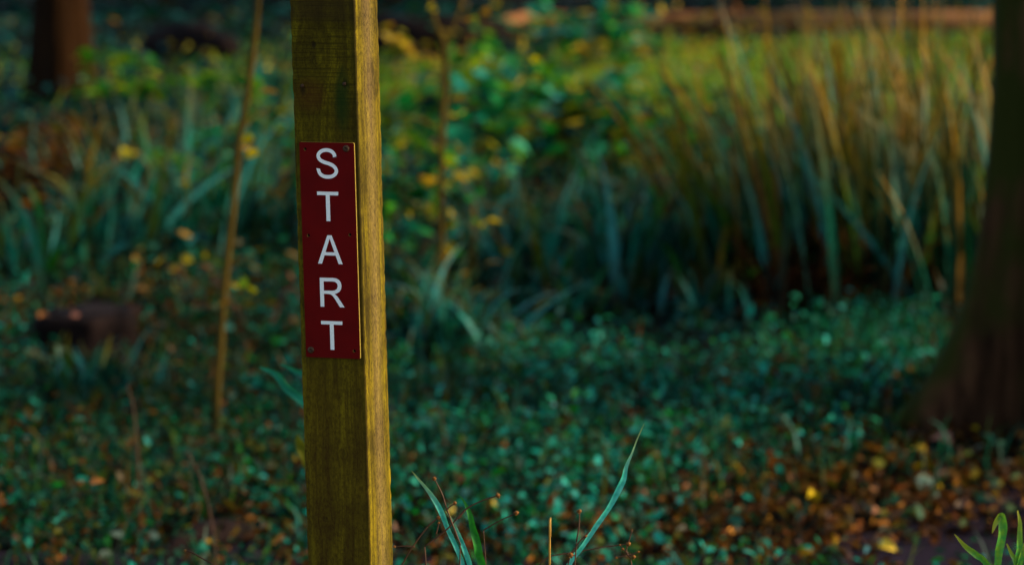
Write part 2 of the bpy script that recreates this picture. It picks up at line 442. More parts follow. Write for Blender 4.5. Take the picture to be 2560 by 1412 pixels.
    c = mixc(nt, mth(nt, 'MULTIPLY', front, .55), c, mixc(nt, mth(nt, 'DIVIDE', mth(nt, 'SUBTRACT', z, .3), .5, clamp=True), (.046, .019, .003), (.036, .023, .001)))
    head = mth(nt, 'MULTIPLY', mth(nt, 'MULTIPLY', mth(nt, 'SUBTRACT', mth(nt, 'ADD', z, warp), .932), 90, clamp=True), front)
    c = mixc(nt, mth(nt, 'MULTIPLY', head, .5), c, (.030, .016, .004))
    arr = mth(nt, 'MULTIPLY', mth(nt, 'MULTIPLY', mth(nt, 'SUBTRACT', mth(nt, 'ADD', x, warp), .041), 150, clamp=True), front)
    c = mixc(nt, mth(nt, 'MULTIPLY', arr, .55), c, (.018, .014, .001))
    def blobmask(cx, cz, rx, rz):
        a = mth(nt, 'POWER', mth(nt, 'DIVIDE', mth(nt, 'SUBTRACT', mth(nt, 'ADD', x, warp), cx), rx), 2)
        b = mth(nt, 'POWER', mth(nt, 'DIVIDE', mth(nt, 'SUBTRACT', z, cz), rz), 2)
        return mth(nt, 'MULTIPLY', mth(nt, 'SUBTRACT', 1.0, mth(nt, 'ADD', a, b), clamp=True), front)
    c = mixc(nt, mth(nt, 'MULTIPLY', blobmask(.028, .825, .014, .055), .75), c, (.008, .028, .003))
    c = mixc(nt, mth(nt, 'MULTIPLY', blobmask(-.022, .83, .03, .03), .5), c, (.07, .020, .003))
    c = mixc(nt, mth(nt, 'MULTIPLY', KD, .8), c, (.014, .008, .002))
    nt.links.new(c, bs.inputs['Base Color'])
    bs.inputs['Roughness'].default_value = .85; bs.inputs['Specular IOR Level'].default_value = .08
    hgt = mth(nt, 'ADD', mth(nt, 'MULTIPLY', streak, .5), mth(nt, 'ADD', mth(nt, 'MULTIPLY', mth(nt, 'MULTIPLY', saw, up), .6), mth(nt, 'MULTIPLY', fine, .35)))
    hgt = mth(nt, 'SUBTRACT', hgt, mth(nt, 'MULTIPLY', KD, .6))
    bp = nt.nodes.new('ShaderNodeBump'); bp.inputs['Strength'].default_value = .55; bp.inputs['Distance'].default_value = .0015
    nt.links.new(hgt, bp.inputs['Height']); nt.links.new(bp.outputs[0], bs.inputs['Normal'])
    return m
M['wood'] = wood_mat()
M['plate'] = simple_mat('dark_red_laminate', (.118, .0005, .0003), .55, .08, .12, 25)
M['plate_edge'] = simple_mat('cream_laminate_edge', (.26, .17, .02), .6, .3, .2, 200)

# ------------------------------------------------------------------ ground
def build_ground():
    def axis(lo, hi, flo, fhi, fine, coarse):
        a = list(np.arange(flo, fhi, fine))
        v = flo
        step = fine
        left = []
        while v > lo: step *= coarse; v -= step; left.append(v)
        v = a[-1]; step = fine; right = []
        while v < hi: step *= coarse; v += step; right.append(v)
        return np.array(left[::-1] + a + right)
    xs = axis(-150, 150, -3, 3, .05, 1.25); ys = axis(-60, 260, 3, 18, .06, 1.25)
    X, Y = np.meshgrid(xs, ys); Z = gh(X, Y) + .006 * np.sin(23 * X + 3 * np.sin(17 * Y)) * np.cos(19 * Y)
    V = np.stack([X, Y, Z], -1).reshape(-1, 3)
    nx, ny = len(xs), len(ys)
    i = np.arange(nx - 1)[None, :] + np.arange(ny - 1)[:, None] * nx
    lp = np.stack([i, i + 1, i + 1 + nx, i + nx], -1).ravel()
    me = np_mesh('ground', V, [4] * ((nx - 1) * (ny - 1)), lp)
    o = link_mesh('ground', me, M['soil']); tag(o, kind='structure')
build_ground()

# bare soil path that crosses the bottom right corner and the near edge
def build_path():
    outline = [(-400, 1400), (330, 1398), (470, 1350), (620, 1330), (700, 1400), (1500, 1408), (2000, 1398), (2120, 1360), (2290, 1318), (2420, 1262), (2560, 1222), (3100, 1190)]
    far = [ground_at(*p) for p in outline]
    V = []; K = 14
    for f in catmull(far, 6):
        for k in range(K + 1):
            t = k / K
            yy = f[1] * (1 - t) + 2.6 * t; xx = f[0]
            V.append((xx, yy, float(gh(xx, yy)) + .012 + .006 * mnoise.noise(Vector((xx * 9, yy * 9, 0)))))
    n = len(V) // (K + 1); lp = []
    for a in range(n - 1):
        for k in range(K):
            i = a * (K + 1) + k; lp += [i, i + 1, i + K + 2, i + K + 1]
    me = np_mesh('path', V, [4] * (len(lp) // 4), lp)
    tag(link_mesh('path', me, M['path']), kind='structure')
build_path()

# ------------------------------------------------------------------ the post with its sign
def build_post():
    base = Vector((-.2399, 4.5, 0.0)) * (3.0 / 4.5) + Vector((0, 0, CAM_H * (1 - 3.0 / 4.5)))
    root = empty('sign_post', base, 'square weathered timber post carrying a vertical dark red START plate', 'sign post')
    from mathutils import Euler, Matrix
    R = Matrix.Rotation(math.radians(-1.1707), 3, 'Y') @ Matrix.Rotation(math.radians(.0603), 3, 'X') @ Matrix.Rotation(math.radians(-17.1336), 3, 'Z')
    root.rotation_euler = R.to_euler()
    PS = 3.0 / 4.5
    root.scale = (PS, PS, PS)
    w = .05
    ring = []
    ns = 10; cr = .0022
    corners = [(-w, -w), (w, -w), (w, w), (-w, w)]
    for k in range(4):
        a = Vector(corners[k]); b = Vector(corners[(k + 1) % 4]); d = (b - a).normalized()
        p0 = a + d * cr; p1 = b - d * cr
        for i in range(ns + 1): ring.append(p0.lerp(p1, i / ns))
        # rounded arris
        mid = b - d * cr * .3 + Vector((-d.y, d.x)) * cr * .3
        ring.append(mid)
    V = []; z0, z1, nz = -.95, 1.36, 560; K = len(ring)
    for iz in range(nz + 1):
        z = z0 + (z1 - z0) * iz / nz
        for p in ring:
            edge = min(abs(abs(p.x) - w), abs(abs(p.y) - w))
            both = (w - abs(p.x)) + (w - abs(p.y))
            q = Vector((p.x * 12, p.y * 12, z * 14))
            s = 1 + .010 * mnoise.noise(q) + .004 * mnoise.noise(q * 6)
            if both < .006: s -= .028 * max(0, mnoise.noise(Vector((p.x * 40, p.y * 40, z * 55)))) + .014 * max(0, mnoise.noise(Vector((p.x * 40, p.y * 40, z * 190))))
            V.append((p.x * s, p.y * s, z))
    fs = []; lp = []
    for iz in range(nz):
        for j in range(K):
            a = iz * K + j; b = iz * K + (j + 1) % K
            lp += [a, b, b + K, a + K]; fs.append(4)
    lp += list(range(nz * K, nz * K + K)); fs.append(K)
    me = np_mesh('post', V, fs, lp)
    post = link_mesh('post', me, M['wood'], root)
    # nail heads above the plate
    for nx, nz_ in ((-.0342, .8442), (.0309, .8478)):
        n = disc('nail', .0026, .0012, M['rust'], root); n.location = (nx, -.0505, nz_)
    # plate
    x0, x1, zt, zb = -.0405, .0445, .7625, .4440; th = .0032; r = .0022
    pts = []
    for cx, cz, a0 in ((x1 - r, zt - r, 0), (x0 + r, zt - r, 90), (x0 + r, zb + r, 180), (x1 - r, zb + r, 270)):
        for i in range(5):
            a = math.radians(a0 + 90 * i / 4); pts.append((cx + r * math.cos(a), cz + r * math.sin(a)))
    holes = [(-.0317, .7523), (-.0307, .6252), (.0339, .6277), (.0354, .4556)]
    cu = bpy.data.curves.new('plate_outline', 'CURVE'); cu.dimensions = '2D'; cu.fill_mode = 'BOTH'; cu.extrude = th / 2
    def spl(ps):
        s = cu.splines.new('POLY'); s.points.add(len(ps) - 1)
        for i, (a, b) in enumerate(ps): s.points[i].co = (a, b, 0, 1)
        s.use_cyclic_u = True
    spl(pts)
    for hx, hz in holes: spl([(hx + .0024 * math.cos(-t * .3927), hz + .0024 * math.sin(-t * .3927)) for t in range(16)])
    plate = curve_to_mesh('sign_plate', cu, [M['plate'], M['plate_edge']], root)
    plate.rotation_euler = (math.pi / 2, 0, 0); plate.location = (0, -.0507 - th / 2, 0)
    for p in plate.data.polygons:
        p.use_smooth = False
        p.material_index = 0 if abs(p.normal.z) > .5 else 1
    for hx, hz in holes:
        h = dome('hole_shade_disc', .0021, .0004, M['hole_shade'], plate); h.location = (hx, hz, -th / 2 + .0006)  # near-black disc in each opening stands in for its inner shade
    # letters
    lx = lambda a, b: (a, b)
    def letter(polys):
        cu = bpy.data.curves.new('letter_outline', 'CURVE'); cu.dimensions = '2D'; cu.fill_mode = 'BOTH'; cu.extrude = .00015
        for ps in polys:
            s = cu.splines.new('POLY'); s.points.add(len(ps) - 1)
            for i, (a, b) in enumerate(ps): s.points[i].co = (a, b, 0, 1)
            s.use_cyclic_u = True
        o = curve_to_mesh('letter', cu, [M['letter']], plate)
        o.location = (0, 0, th / 2 + .0002)
        for p in o.data.polygons: p.use_smooth = False
        return o
    # S
    cl = [(566, 246), (560, 216), (534, 187), (490, 174), (440, 182), (405, 210), (397, 242), (414, 274), (452, 296), (508, 314), (552, 337), (577, 374), (569, 412), (535, 439), (490, 447), (443, 440), (408, 412), (391, 363)]
    C = catmull([np.array([-.0148 + (a - 375) * .0001514, .7538 - (b - 157) * .0001438]) for a, b in cl], 5)
    Lp, Rp = [], []
    for i, c in enumerate(C):
        t = norm(C[min(i + 1, len(C) - 1)] - C[max(i - 1, 0)])
        if i == 0 or i == len(C) - 1: t = np.array([0, 1.0]) if i == 0 else np.array([.15, .99])
        if i == 0: nrm_ = np.array([1.0, 0])
        hw = .00262
        n_ = np.array([-t[1], t[0]])
        if i == 0: n_ = np.array([1.0, 0])
        if i == len(C) - 1: n_ = np.array([-1.0, .12])
        Lp.append(tuple(c + n_ * hw)); Rp.append(tuple(c - n_ * hw))
    letter([Lp + Rp[::-1]])
    def T(xa, xb, za, zb, bar=.0051, st=.0060):
        m_ = (xa + xb) / 2
        letter([[(xa, za), (xb, za), (xb, za - bar), (m_ + st / 2, za - bar), (m_ + st / 2, zb), (m_ - st / 2, zb), (m_ - st / 2, za - bar), (xa, za - bar)]])
    T(-.0151, .0178, .6903, .6470)
    # A
    xa, xb, za, zb = -.0170, .0214, .6262, .5840; m_ = (xa + xb) / 2; hgt = za - zb
    o_ = .0062
    def ex(t): return xa + (m_ - .0033 - xa) * t     # left outer edge at height fraction t
    def exi(t): return xa + o_ + (m_ - xa - o_) * t * 1.13
    cb0, cb1 = .295, .405
    ti = (m_ - xa - o_) / ((m_ - xa - o_) * 1.13)
    outer = [(xa, zb), (m_ - .0033, za), (m_ + .0033, za), (xb, zb), (xb - o_, zb), (2 * m_ - exi(cb0), zb + hgt * cb0), (exi(cb0), zb + hgt * cb0), (xa + o_, zb)]
    inner = [(exi(cb1), zb + hgt * cb1), (2 * m_ - exi(cb1), zb + hgt * cb1), (m_, zb + hgt * ti)]
    letter([outer, inner])
    # R
    sx = lambda a: -.0155 + (a - 475) * .000128
    sz = lambda b: .5632 - (b - 248) * .0001235
    out_ = [(478, 248), (640, 248), (680, 253), (712, 270), (733, 298), (741, 338), (735, 380), (712, 412), (680, 432), (655, 440), (676, 458), (700, 488), (770, 597), (716, 597), (664, 512), (636, 470), (612, 449), (585, 441), (524, 441), (524, 597), (478, 597)]
    in_ = [(524, 290), (524, 402), (625, 402), (660, 396), (685, 378), (695, 345), (688, 312), (664, 294), (635, 290)]
    letter([[(sx(a), sz(b)) for a, b in out_], [(sx(a), sz(b)) for a, b in in_]])
    T(-.0151, .0180, .4990, .4563)
    # two rusty screws hold the plate
    for sx_, sz_ in ((.0323, .7540), (-.0323, .4549)):
        s = dome('screw', .0050, .0030, M['rust'], plate); s.location = (sx_, sz_, th / 2)
    return root

def curve_to_mesh(name, cu, mats, parent):
    tmp = bpy.data.objects.new('tmp_outline', cu); COL.objects.link(tmp)
    bpy.context.view_layer.update()
    me = bpy.data.meshes.new_from_object(tmp.evaluated_get(bpy.context.evaluated_depsgraph_get()))
    bpy.data.objects.remove(tmp); bpy.data.curves.remove(cu)
    me.materials.clear(); me.name = name
    return link_mesh(name, me, mats, parent, smooth=False)

def disc(name, r, h, mat, parent):
    V = []; n = 14
    for y_, rr in ((0.001, r), (-h * .6, r), (-h, r * .6)):
        for i in range(n):
            a = 2 * math.pi * i / n; V.append((rr * math.cos(a), y_, rr * math.sin(a)))
    lp = []; fs = []
    for k in range(2):
        for i in range(n): lp += [k * n + i, (k + 1) * n + i, (k + 1) * n + (i + 1) % n, k * n + (i + 1) % n]; fs.append(4)
    lp += [2 * n + i for i in range(n)][::-1]; fs.append(n)
    return link_mesh(name, np_mesh(name, V, fs, lp), mat, parent)

def dome(name, r, h, mat, parent):
    """screw head in the plate's local frame (z outward), with a slot"""
    V = []; n = 20; rings_ = [(r, -.0005), (r, h * .35), (r * .86, h * .72), (r * .6, h * .95), (r * .35, h), (r * .3, h * .55)]
    for rr, zz in rings_:
        for i in range(n):
            a = 2 * math.pi * i / n; V.append((rr * math.cos(a), rr * math.sin(a), zz))
    lp = []; fs = []
    for k in range(len(rings_) - 1):
        for i in range(n): lp += [k * n + i, k * n + (i + 1) % n, (k + 1) * n + (i + 1) % n, (k + 1) * n + i]; fs.append(4)
    lp += [(len(rings_) - 1) * n + i for i in range(n)]; fs.append(n)
    return link_mesh(name, np_mesh(name, V, fs, lp), mat, parent)
build_post()

# ------------------------------------------------------------------ trees
def loft_trunk(name, base, rad, height, mat, parent, lean=(0, 0), flutes=5, flare=.9, flare_h=.35, seed=0, sides=96, depth=.22, ridge=.06):
    V = []; zs = np.concatenate([np.linspace(-.15, 1.2, 46), np.linspace(1.3, height, 24)])
    for z in zs:
        fl = math.exp(-max(z, -.05) / flare_h)
        for j in range(sides):
            a = 2 * math.pi * j / sides
            f = math.cos(flutes * a + seed) * .5 + .5 * math.cos((flutes - 2) * a + seed * 2.3)
            r = rad * (1 + flare * fl * (1 + .55 * f)) * (1 + depth * f * (.35 + fl))
            r *= 1 - .25 * max(z, 0) / height
            r *= 1 + ridge * (mnoise.noise(Vector((math.cos(a) * 6 + seed, math.sin(a) * 6, z * 1.2))) + .5 * mnoise.noise(Vector((math.cos(a) * 14 + seed, math.sin(a) * 14, z * 3)))) + .06 * mnoise.noise(Vector((math.cos(a) * 3 + seed, math.sin(a) * 3, z * 2))) + .02 * mnoise.noise(Vector((math.cos(a) * 14, math.sin(a) * 14, z * 8)))
            V.append((lean[0] * z + r * math.cos(a), lean[1] * z + r * math.sin(a), z))
    fs = []; lp = []
    for i in range(len(zs) - 1):
        for j in range(sides):
            a = i * sides + j; b = i * sides + (j + 1) % sides
            lp += [a, b, b + sides, a + sides]; fs.append(4)
    lp += list(range((len(zs) - 1) * sides, len(zs) * sides)); fs.append(sides)
    return link_mesh(name, np_mesh(name, V, fs, lp), mat, parent)

def crown(parent, center, spread, n, size, mat, limbs=7, zbase=3.0):
    """limbs reaching out and clustered leaves, all above the picture"""
    s = Soup(); b = np.array(parent.location)
    for k in range(limbs):
        a = 2 * math.pi * k / limbs + rng.uniform(-.3, .3)
        p0 = b + np.array([0, 0, zbase + rng.uniform(-.2, .8)])
        p2 = np.array(center) + np.array([math.cos(a) * spread[0] * .7, math.sin(a) * spread[1] * .7, rng.uniform(-.4, .6) * spread[2]])
        tube(s, [p0, (p0 + p2) / 2 + np.array([0, 0, .3]), p2], [.06, .04, .012], 6, 5)
    s.build('limb', M['bark_brown'], parent)
    s = Soup()
    ncl = max(8, n // 60)
    cc = rng.normal(0, .45, (ncl, 3)) * np.array(spread) + np.array(center)
    P = cc[rng.integers(0, ncl, n)] + rng.normal(0, .28, (n, 3))
    leaves(s, P, rng.uniform(.6, 1.3, n) * size, tilt=.9)
    s.build('crown', mat, parent)

# right-hand trunk with buttress roots
t = empty('beech_tree', ground_at(2750, 1105) + np.array([0, .12, 0]), 'dark fluted tree trunk with spreading mossy roots at the right edge', 'tree', None)
loft_trunk('trunk', None, .185, 6.0, M['bark_dark'], t, lean=(-.032, .02), flutes=7, flare=.75, flare_h=.22, seed=1.1, depth=.16)
crown(t, (2.4, 6.0, 6.6), (4.5, 4.5, .8), 7000, .26, M['canopy'], limbs=11)  # crown out of view, widened to shade the clearing
# left-hand distant trunk
t2 = empty('pine_tree', ground_at(158, 275), 'brown tree trunk standing farther back at the upper left', 'tree')
loft_trunk('trunk', None, .090, 7.0, M['bark_brown'], t2, lean=(.004, 0), flutes=4, flare=.55, flare_h=.3, seed=.4, depth=.03)
crown(t2, (-3.0, 9.5, 6.8), (4.5, 5.5, .8), 7000, .26, M['canopy'], limbs=11)  # unseen crown, widened to shade the left side

t3 = empty('added_shade_tree', (4.2, 10.5, float(gh(4.2, 10.5))), 'unseen broad crowned tree added right of the clearing to shade it', 'tree')  # out of view; added only so its crown shades the clearing
loft_trunk('trunk', None, .16, 6.5, M['bark_brown'], t3, flutes=5, flare=.6, seed=2.2, depth=.06)
crown(t3, (4.4, 10.2, 5.0), (1.6, 2.2, 1.0), 2600, .2, M['canopy'])
# saplings
def px_path(pts, Y, dY=0):
    return [at_y(a, b, Y + dY * i) for i, (a, b) in enumerate(pts)]

def sapling(label, pts, w, Y, side_branches, leafmat, nleaf, leaf_pts):
    P = px_path(pts, Y); P[0] = np.array([P[0][0], Y, float(gh(P[0][0], Y)) - .03])
    root = empty('sapling', P[0] + np.array([0, 0, .03]), label, 'sapling', 'thin saplings behind the post')
    s = Soup(); tube(s, P, w, 8, 6, rough=.25, seed=Y)
    s.build('trunk', M['bark_sapling'], root)
    for br, ws, Yb in side_branches:
        s = Soup(); tube(s, [at_y(a, b, y_) for (a, b), y_ in zip(br, Yb)], ws, 6, 5, rough=.2); s.build('branch', M['bark_sapling'], root)
    if nleaf:
        s = Soup()
        for (cx, cy, rx, ry, n) in leaf_pts:
            Q = np.array([at_y(cx + rng.normal(0, rx), cy + rng.normal(0, ry), Y + rng.normal(0, .12)) for _ in range(n)])
            leaves(s, Q, rng.uniform(.02, .045, n), tilt=.7, width=.7)
        s.build('foliage', leafmat, root)
    return root

sapling('slender leaning sapling stem left of the post', [(540, 1085), (543, 960), (551, 850), (560, 720), (574, 600), (589, 450), (597, 350), (617, 250), (630, 150), (645, 0), (655, -260), (650, -700)],
        [.0085, .0085, .0085, .0078, .0072, .007, .0068, .0066, .0062, .006, .005, .003], 5.85,
        [([(600, 330), (640, 290), (700, 260)], [.003, .002, .001], [5.85, 5.9, 5.95])], M['yellow'], 1,
        [(640, 360, 10, 12, 3), (640, 225, 10, 10, 2), (590, 720, 14, 20, 4), (645, -300, 120, 120, 90)])
sapling('thin forked sapling with yellow leaves right of the post', [(1094, 800), (1098, 700), (1103, 600), (1101, 520), (1104, 400), (1106, 300), (1113, 200), (1110, 115), (1086, 50), (1070, -60), (1060, -400)],
        [.0095, .009, .0085, .008, .008, .0078, .0075, .007, .006, .005, .003], 7.2,
        [([(1110, 118), (1130, 75), (1150, 20), (1165, -60)], [.006, .005, .004, .002], [7.2, 7.22, 7.25, 7.3]),
         ([(1104, 330), (1050, 300), (985, 285)], [.004, .003, .001], [7.2, 7.15, 7.1])], M['yellow'], 1,
        [(1076, 30, 6, 6, 2), (1190, 35, 10, 8, 3), (985, 70, 10, 10, 3), (1165, 180, 12, 6, 3), (1150, 290, 8, 8, 2), (985, 360, 10, 5, 2), (1045, 385, 8, 6, 1), (1280, 385, 12, 8, 3),
         (1080, 470, 40, 20, 8), (1220, 560, 8, 8, 2), (1130, 630, 10, 10, 2), (1140, 690, 10, 10, 2), (1000, 520, 30, 30, 6), (1110, 400, 70, 60, 12), (1430, 205, 14, 12, 3), (1330, 170, 12, 10, 2)])

# ------------------------------------------------------------------ plants made of many leaves
def field(P, blobs, base=0.0):
    px, py = proj(P); d = np.full(len(px), base)
    for cx, cy, rx, ry, w in blobs: d = d + w * np.exp(-((px - cx) / rx) ** 2 - ((py - cy) / ry) ** 2)
    return np.clip(d, 0, 1)

def patch(x, y, k=1.0, ph=0.0):
    x = x * k; y = y * k
    return .5 + .25 * np.sin(3.1 * x + 1.3 * np.sin(2.3 * y + ph) + ph) + .25 * np.sin(2.7 * y - 1.9 * x + 1.7 * np.sin(4.1 * x + 2 * ph))

def scatter(n, y0, y1, blobs, base, margin=.6, zmax=.03, clump=0.0):
    # uniform over the ground strip that the picture covers, with a margin
    y = np.sqrt(rng.uniform(y0 ** 2, y1 ** 2, n)); half = y * .168 + margin
    x = rng.uniform(-1, 1, n) * half
    P = np.stack([x, y, gh(x, y)], -1)
    dn = field(P, blobs, base) * (1 - clump + clump * np.clip(1.6 * patch(P[:, 0], P[:, 1], 2.2) * patch(P[:, 0], P[:, 1], 5.3, 1.1) * 2, 0, 1.3))
    P = P[rng.uniform(0, 1, n) < dn]
    P[:, 2] += rng.uniform(0, 1, len(P)) ** 1.5 * zmax
    return P

COVER = [(1500, 1080, 700, 260, .6), (2200, 850, 260, 90, .9), (250, 1150, 500, 250, .5), (1150, 1000, 300, 200, .5),
         (2300, 1290, 450, 150, -1.3), (1750, 1380, 900, 70, -.3), (1650, 830, 380, 85, -1.6), (1050, 930, 110, 50, -1.2), (2150, 720, 350, 90, -1.3), (215, 880, 160, 90, -1), (330, 1400, 400, 20, -.8), (560, 1370, 150, 60, -.8), (2400, 1085, 170, 60, -.9)]
s = Soup(); P = scatter(170000, 2.8, 8.8, COVER, .5, zmax=.09, clump=.75)
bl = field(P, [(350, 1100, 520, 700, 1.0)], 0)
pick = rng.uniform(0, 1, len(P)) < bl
A_, B_ = P[~pick], P[pick]
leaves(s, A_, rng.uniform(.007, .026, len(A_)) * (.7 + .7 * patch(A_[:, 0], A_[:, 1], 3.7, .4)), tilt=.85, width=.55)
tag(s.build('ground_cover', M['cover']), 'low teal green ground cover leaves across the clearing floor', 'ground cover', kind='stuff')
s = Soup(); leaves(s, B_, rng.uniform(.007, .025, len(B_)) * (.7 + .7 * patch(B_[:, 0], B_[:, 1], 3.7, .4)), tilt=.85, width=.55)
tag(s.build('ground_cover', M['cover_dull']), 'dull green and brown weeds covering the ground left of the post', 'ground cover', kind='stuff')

LIT = [(2200, 1250, 560, 170, 2.2), (1650, 1360, 600, 110, 1.3), (150, 540, 220, 160, 1.0), (560, 1370, 140, 50, .9), (2350, 1120, 320, 45, 1.2), (150, 800, 300, 80, .5), (700, 1100, 300, 200, .2), (1680, 850, 330, 70, -.3), (215, 850, 160, 90, -.5), (2150, 740, 350, 100, .3), (2450, 1400, 230, 36, -2.6), (2350, 1230, 300, 80, .8)]
s = Soup(); P = scatter(90000, 2.8, 9.5, LIT, .07, zmax=.035, clump=.35)
leaves(s, P, rng.uniform(.010, .034, len(P)), tilt=.8, width=.62, curl=3.0)
tag(s.build('leaf_litter', M['litter']), 'rust and orange fallen leaves strewn over the ground', 'leaf litter', kind='stuff')

# short grass blades mixed in the near weeds
s = Soup(); P = scatter(7000, 6.2, 8.2, [(1650, 840, 380, 80, 1.2), (1050, 930, 110, 50, 1.0)], 0, margin=.4, zmax=.05)
leaves(s, P, rng.uniform(.014, .034, len(P)), tilt=.9, width=.5)  # the dark leaf colour stands in for the hollow's shade
tag(s.build('undergrowth', M['bush_dark']), 'low weeds coloured dark for the shaded hollow before the reeds', 'undergrowth', kind='stuff')
s = Soup(); P = scatter(5000, 5.9, 7.6, [(2190, 865, 210, 55, 1.6)], 0, margin=.4, zmax=0)
blades(s, P, rng.uniform(.03, .09, len(P)), rng.uniform(.005, .011, len(P)), lean=.5, droop=1.3, seg=4)
tag(s.build('short_grass', M['turf']), 'bright green turf patch between the reeds and the right trunk', 'grass', kind='stuff')
s = Soup(); P = scatter(9000, 7.0, 11.5, [(450, 420, 520, 240, 1.0), (1500, 560, 420, 120, .7)], 0, margin=.8, zmax=.16)
leaves(s, P, rng.uniform(.02, .06, len(P)), tilt=.8, width=.5)
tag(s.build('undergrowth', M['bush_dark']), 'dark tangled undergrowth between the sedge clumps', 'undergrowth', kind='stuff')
s = Soup(); P = scatter(34000, 2.8, 8.8, COVER + [(2300, 1220, 400, 120, .8)], .45, zmax=.0)
blades(s, P, rng.uniform(.04, .13, len(P)), rng.uniform(.003, .010, len(P)), lean=.5, droop=1.5, seg=4)
tag(s.build('short_grass', M['cover_dull']), 'short grass blades poking through the ground cover', 'grass', kind='stuff')

# far meadow
MEAD = [(1750, 190, 700, 110, 1.0), (1200, 260, 300, 90, .5), (2300, 200, 300, 150, .8)]
s = Soup(); P = scatter(46000, 8.8, 15.2, MEAD, .02, margin=1.0, zmax=0)
blades(s, P, rng.uniform(.5, 1.1, len(P)) * np.interp(P[:, 1], [9, 11, 13, 15.2], [.24, .16, .07, .035]), rng.uniform(.012, .026, len(P)), lean=.4, droop=1.0, seg=4)
tag(s.build('meadow_grass', M['meadow']), 'sunlit yellow green grass in the clearing beyond the reeds', 'grass', kind='stuff')
s = Soup(); P = scatter(12000, 8.6, 14.5, [(1500, 240, 330, 90, .8), (2000, 150, 500, 90, .3), (1120, 260, 160, 60, .5), (480, 300, 250, 80, .2)], .03, margin=1.0, zmax=.22)
leaves(s, P, rng.uniform(.022, .060, len(P)), tilt=.8, width=.6)
tag(s.build('autumn_weeds', M['gold']), 'golden brown autumn weeds scattered through the far grass', 'weeds', kind='stuff')
s = Soup(); P = scatter(20000, 8.4, 17.5, [(1750, 150, 900, 110, -.55)], .6, margin=1.2, zmax=.05)
leaves(s, P, rng.uniform(.03, .08, len(P)), tilt=.6, width=.7)
tag(s.build('undergrowth', M['bush_dark']), 'dark low undergrowth on the forest floor far behind', 'undergrowth', kind='stuff')

def blade_clump(name, label, cat, group, px, py, n, L, w, mat, spread=.10, lean=.22, droop=.7, az=None):
    g = ground_at(px, py)
    root_pos = g
    Q = np.stack([g[0] + rng.normal(0, spread, n), g[1] + rng.normal(0, spread, n), np.zeros(n)], -1)
    Q[:, 2] = gh(Q[:, 0], Q[:, 1]) - .01
    s = Soup()
    a = None if az is None else rng.normal(az, 1.35, n)
    blades(s, Q, L * rng.uniform(.5, 1.12, n), w * rng.uniform(.6, 1.2, n), lean=lean, droop=droop, az=a)
    me_o = s.build(name, mat)
    # origin at the clump's base
    me_o.data.transform(__import__('mathutils').Matrix.Translation(-Vector(root_pos))); me_o.location = Vector(root_pos)
    return tag(me_o, label, cat, group)

RG = 'reed clumps at the right of the clearing'
side = ['against the right trunk', 'just left of the right trunk']
reeds = [(2440, 800, .70, 'against the dark right-hand trunk'), (2350, 770, .74, 'second from the right-hand trunk'), (2260, 790, .72, 'third from the right-hand trunk'),
         (2175, 765, .70, 'fourth from the right-hand trunk'), (2090, 780, .72, 'above the bright green leafy weed'), (2000, 755, .72, 'just left of the bright green leafy weed'),
         (1920, 735, .66, 'at the left end of the row'), (2400, 700, .72, 'in the back row beside the trunk'), (2300, 690, .74, 'in the back row, second from the trunk'),
         (2190, 680, .70, 'in the middle of the back row'), (2080, 680, .70, 'in the back row above the pale drooping blades'), (1960, 660, .68, 'at the left of the back row')]
for px, py, L, where in reeds:
    blade_clump('reed_clump', 'tall reeds with dry rusty tips ' + where, 'reed clump', RG, px, py, 52, L, .023, M['reed'], .13, .27, .45, az=math.pi * .95)

IG = 'broad leaved sedge clumps behind the post'
iris = [(600, 470, .42, 'left of the post top, in the back'), (470, 500, .40, 'behind the orange bracken edge'), (100, 720, .36, 'at the far left edge above the stump'), (680, 320, .42, 'far back just left of the post'), (390, 560, .44, 'in the middle of the left group'), (250, 560, .40, 'leaning over the bluish patch at left'),
        (1000, 560, .30, 'immediately right of the post'), (1560, 600, .36, 'in the back row of the centre group'), (1750, 600, .38, 'in the back row near the reeds'), (1300, 745, .36, 'nearest the yellow-leaved sapling'), (1400, 760, .38, 'above the arching green tuft'), (1500, 730, .38, 'in the middle of the clearing'), (1610, 760, .36, 'left of the dark hollow'),
        (1720, 720, .40, 'between the clearing and the reeds'), (1820, 745, .40, 'at the foot of the leftmost reeds'),
        (430, 660, .46, 'right of the leaning sapling gap'), (330, 680, .44, 'below the orange bracken'), (240, 680, .40, 'at far left, arching outward'), (520, 650, .46, 'touching the leaning sapling'), (670, 620, .42, 'against the post at left'),
        (1230, 640, .3, 'behind the yellow-leaved sapling')]
for px, py, L, where in iris:
    blade_clump('sedge_clump', 'blue green sedge clump ' + where, 'sedge clump', IG, px, py, 30, L, .027, M['iris'], .10, .34, 1.5)

AG = 'arching grass tufts on the clearing floor'
for px, py, L, n, where in [(1110, 900, .30, 130, 'right beside the post edge, over a dark hollow'), (1450, 790, .18, 60, 'in front of the sedge'), (1790, 800, .16, 60, 'below the reeds'), (240, 1010, .20, 80, 'below the dark stump')]:
    blade_clump('grass_tuft', 'arching teal grass tuft ' + where, 'grass tuft', AG, px, py, n, L, .020, M['iris'], .05, .55, 2.0)

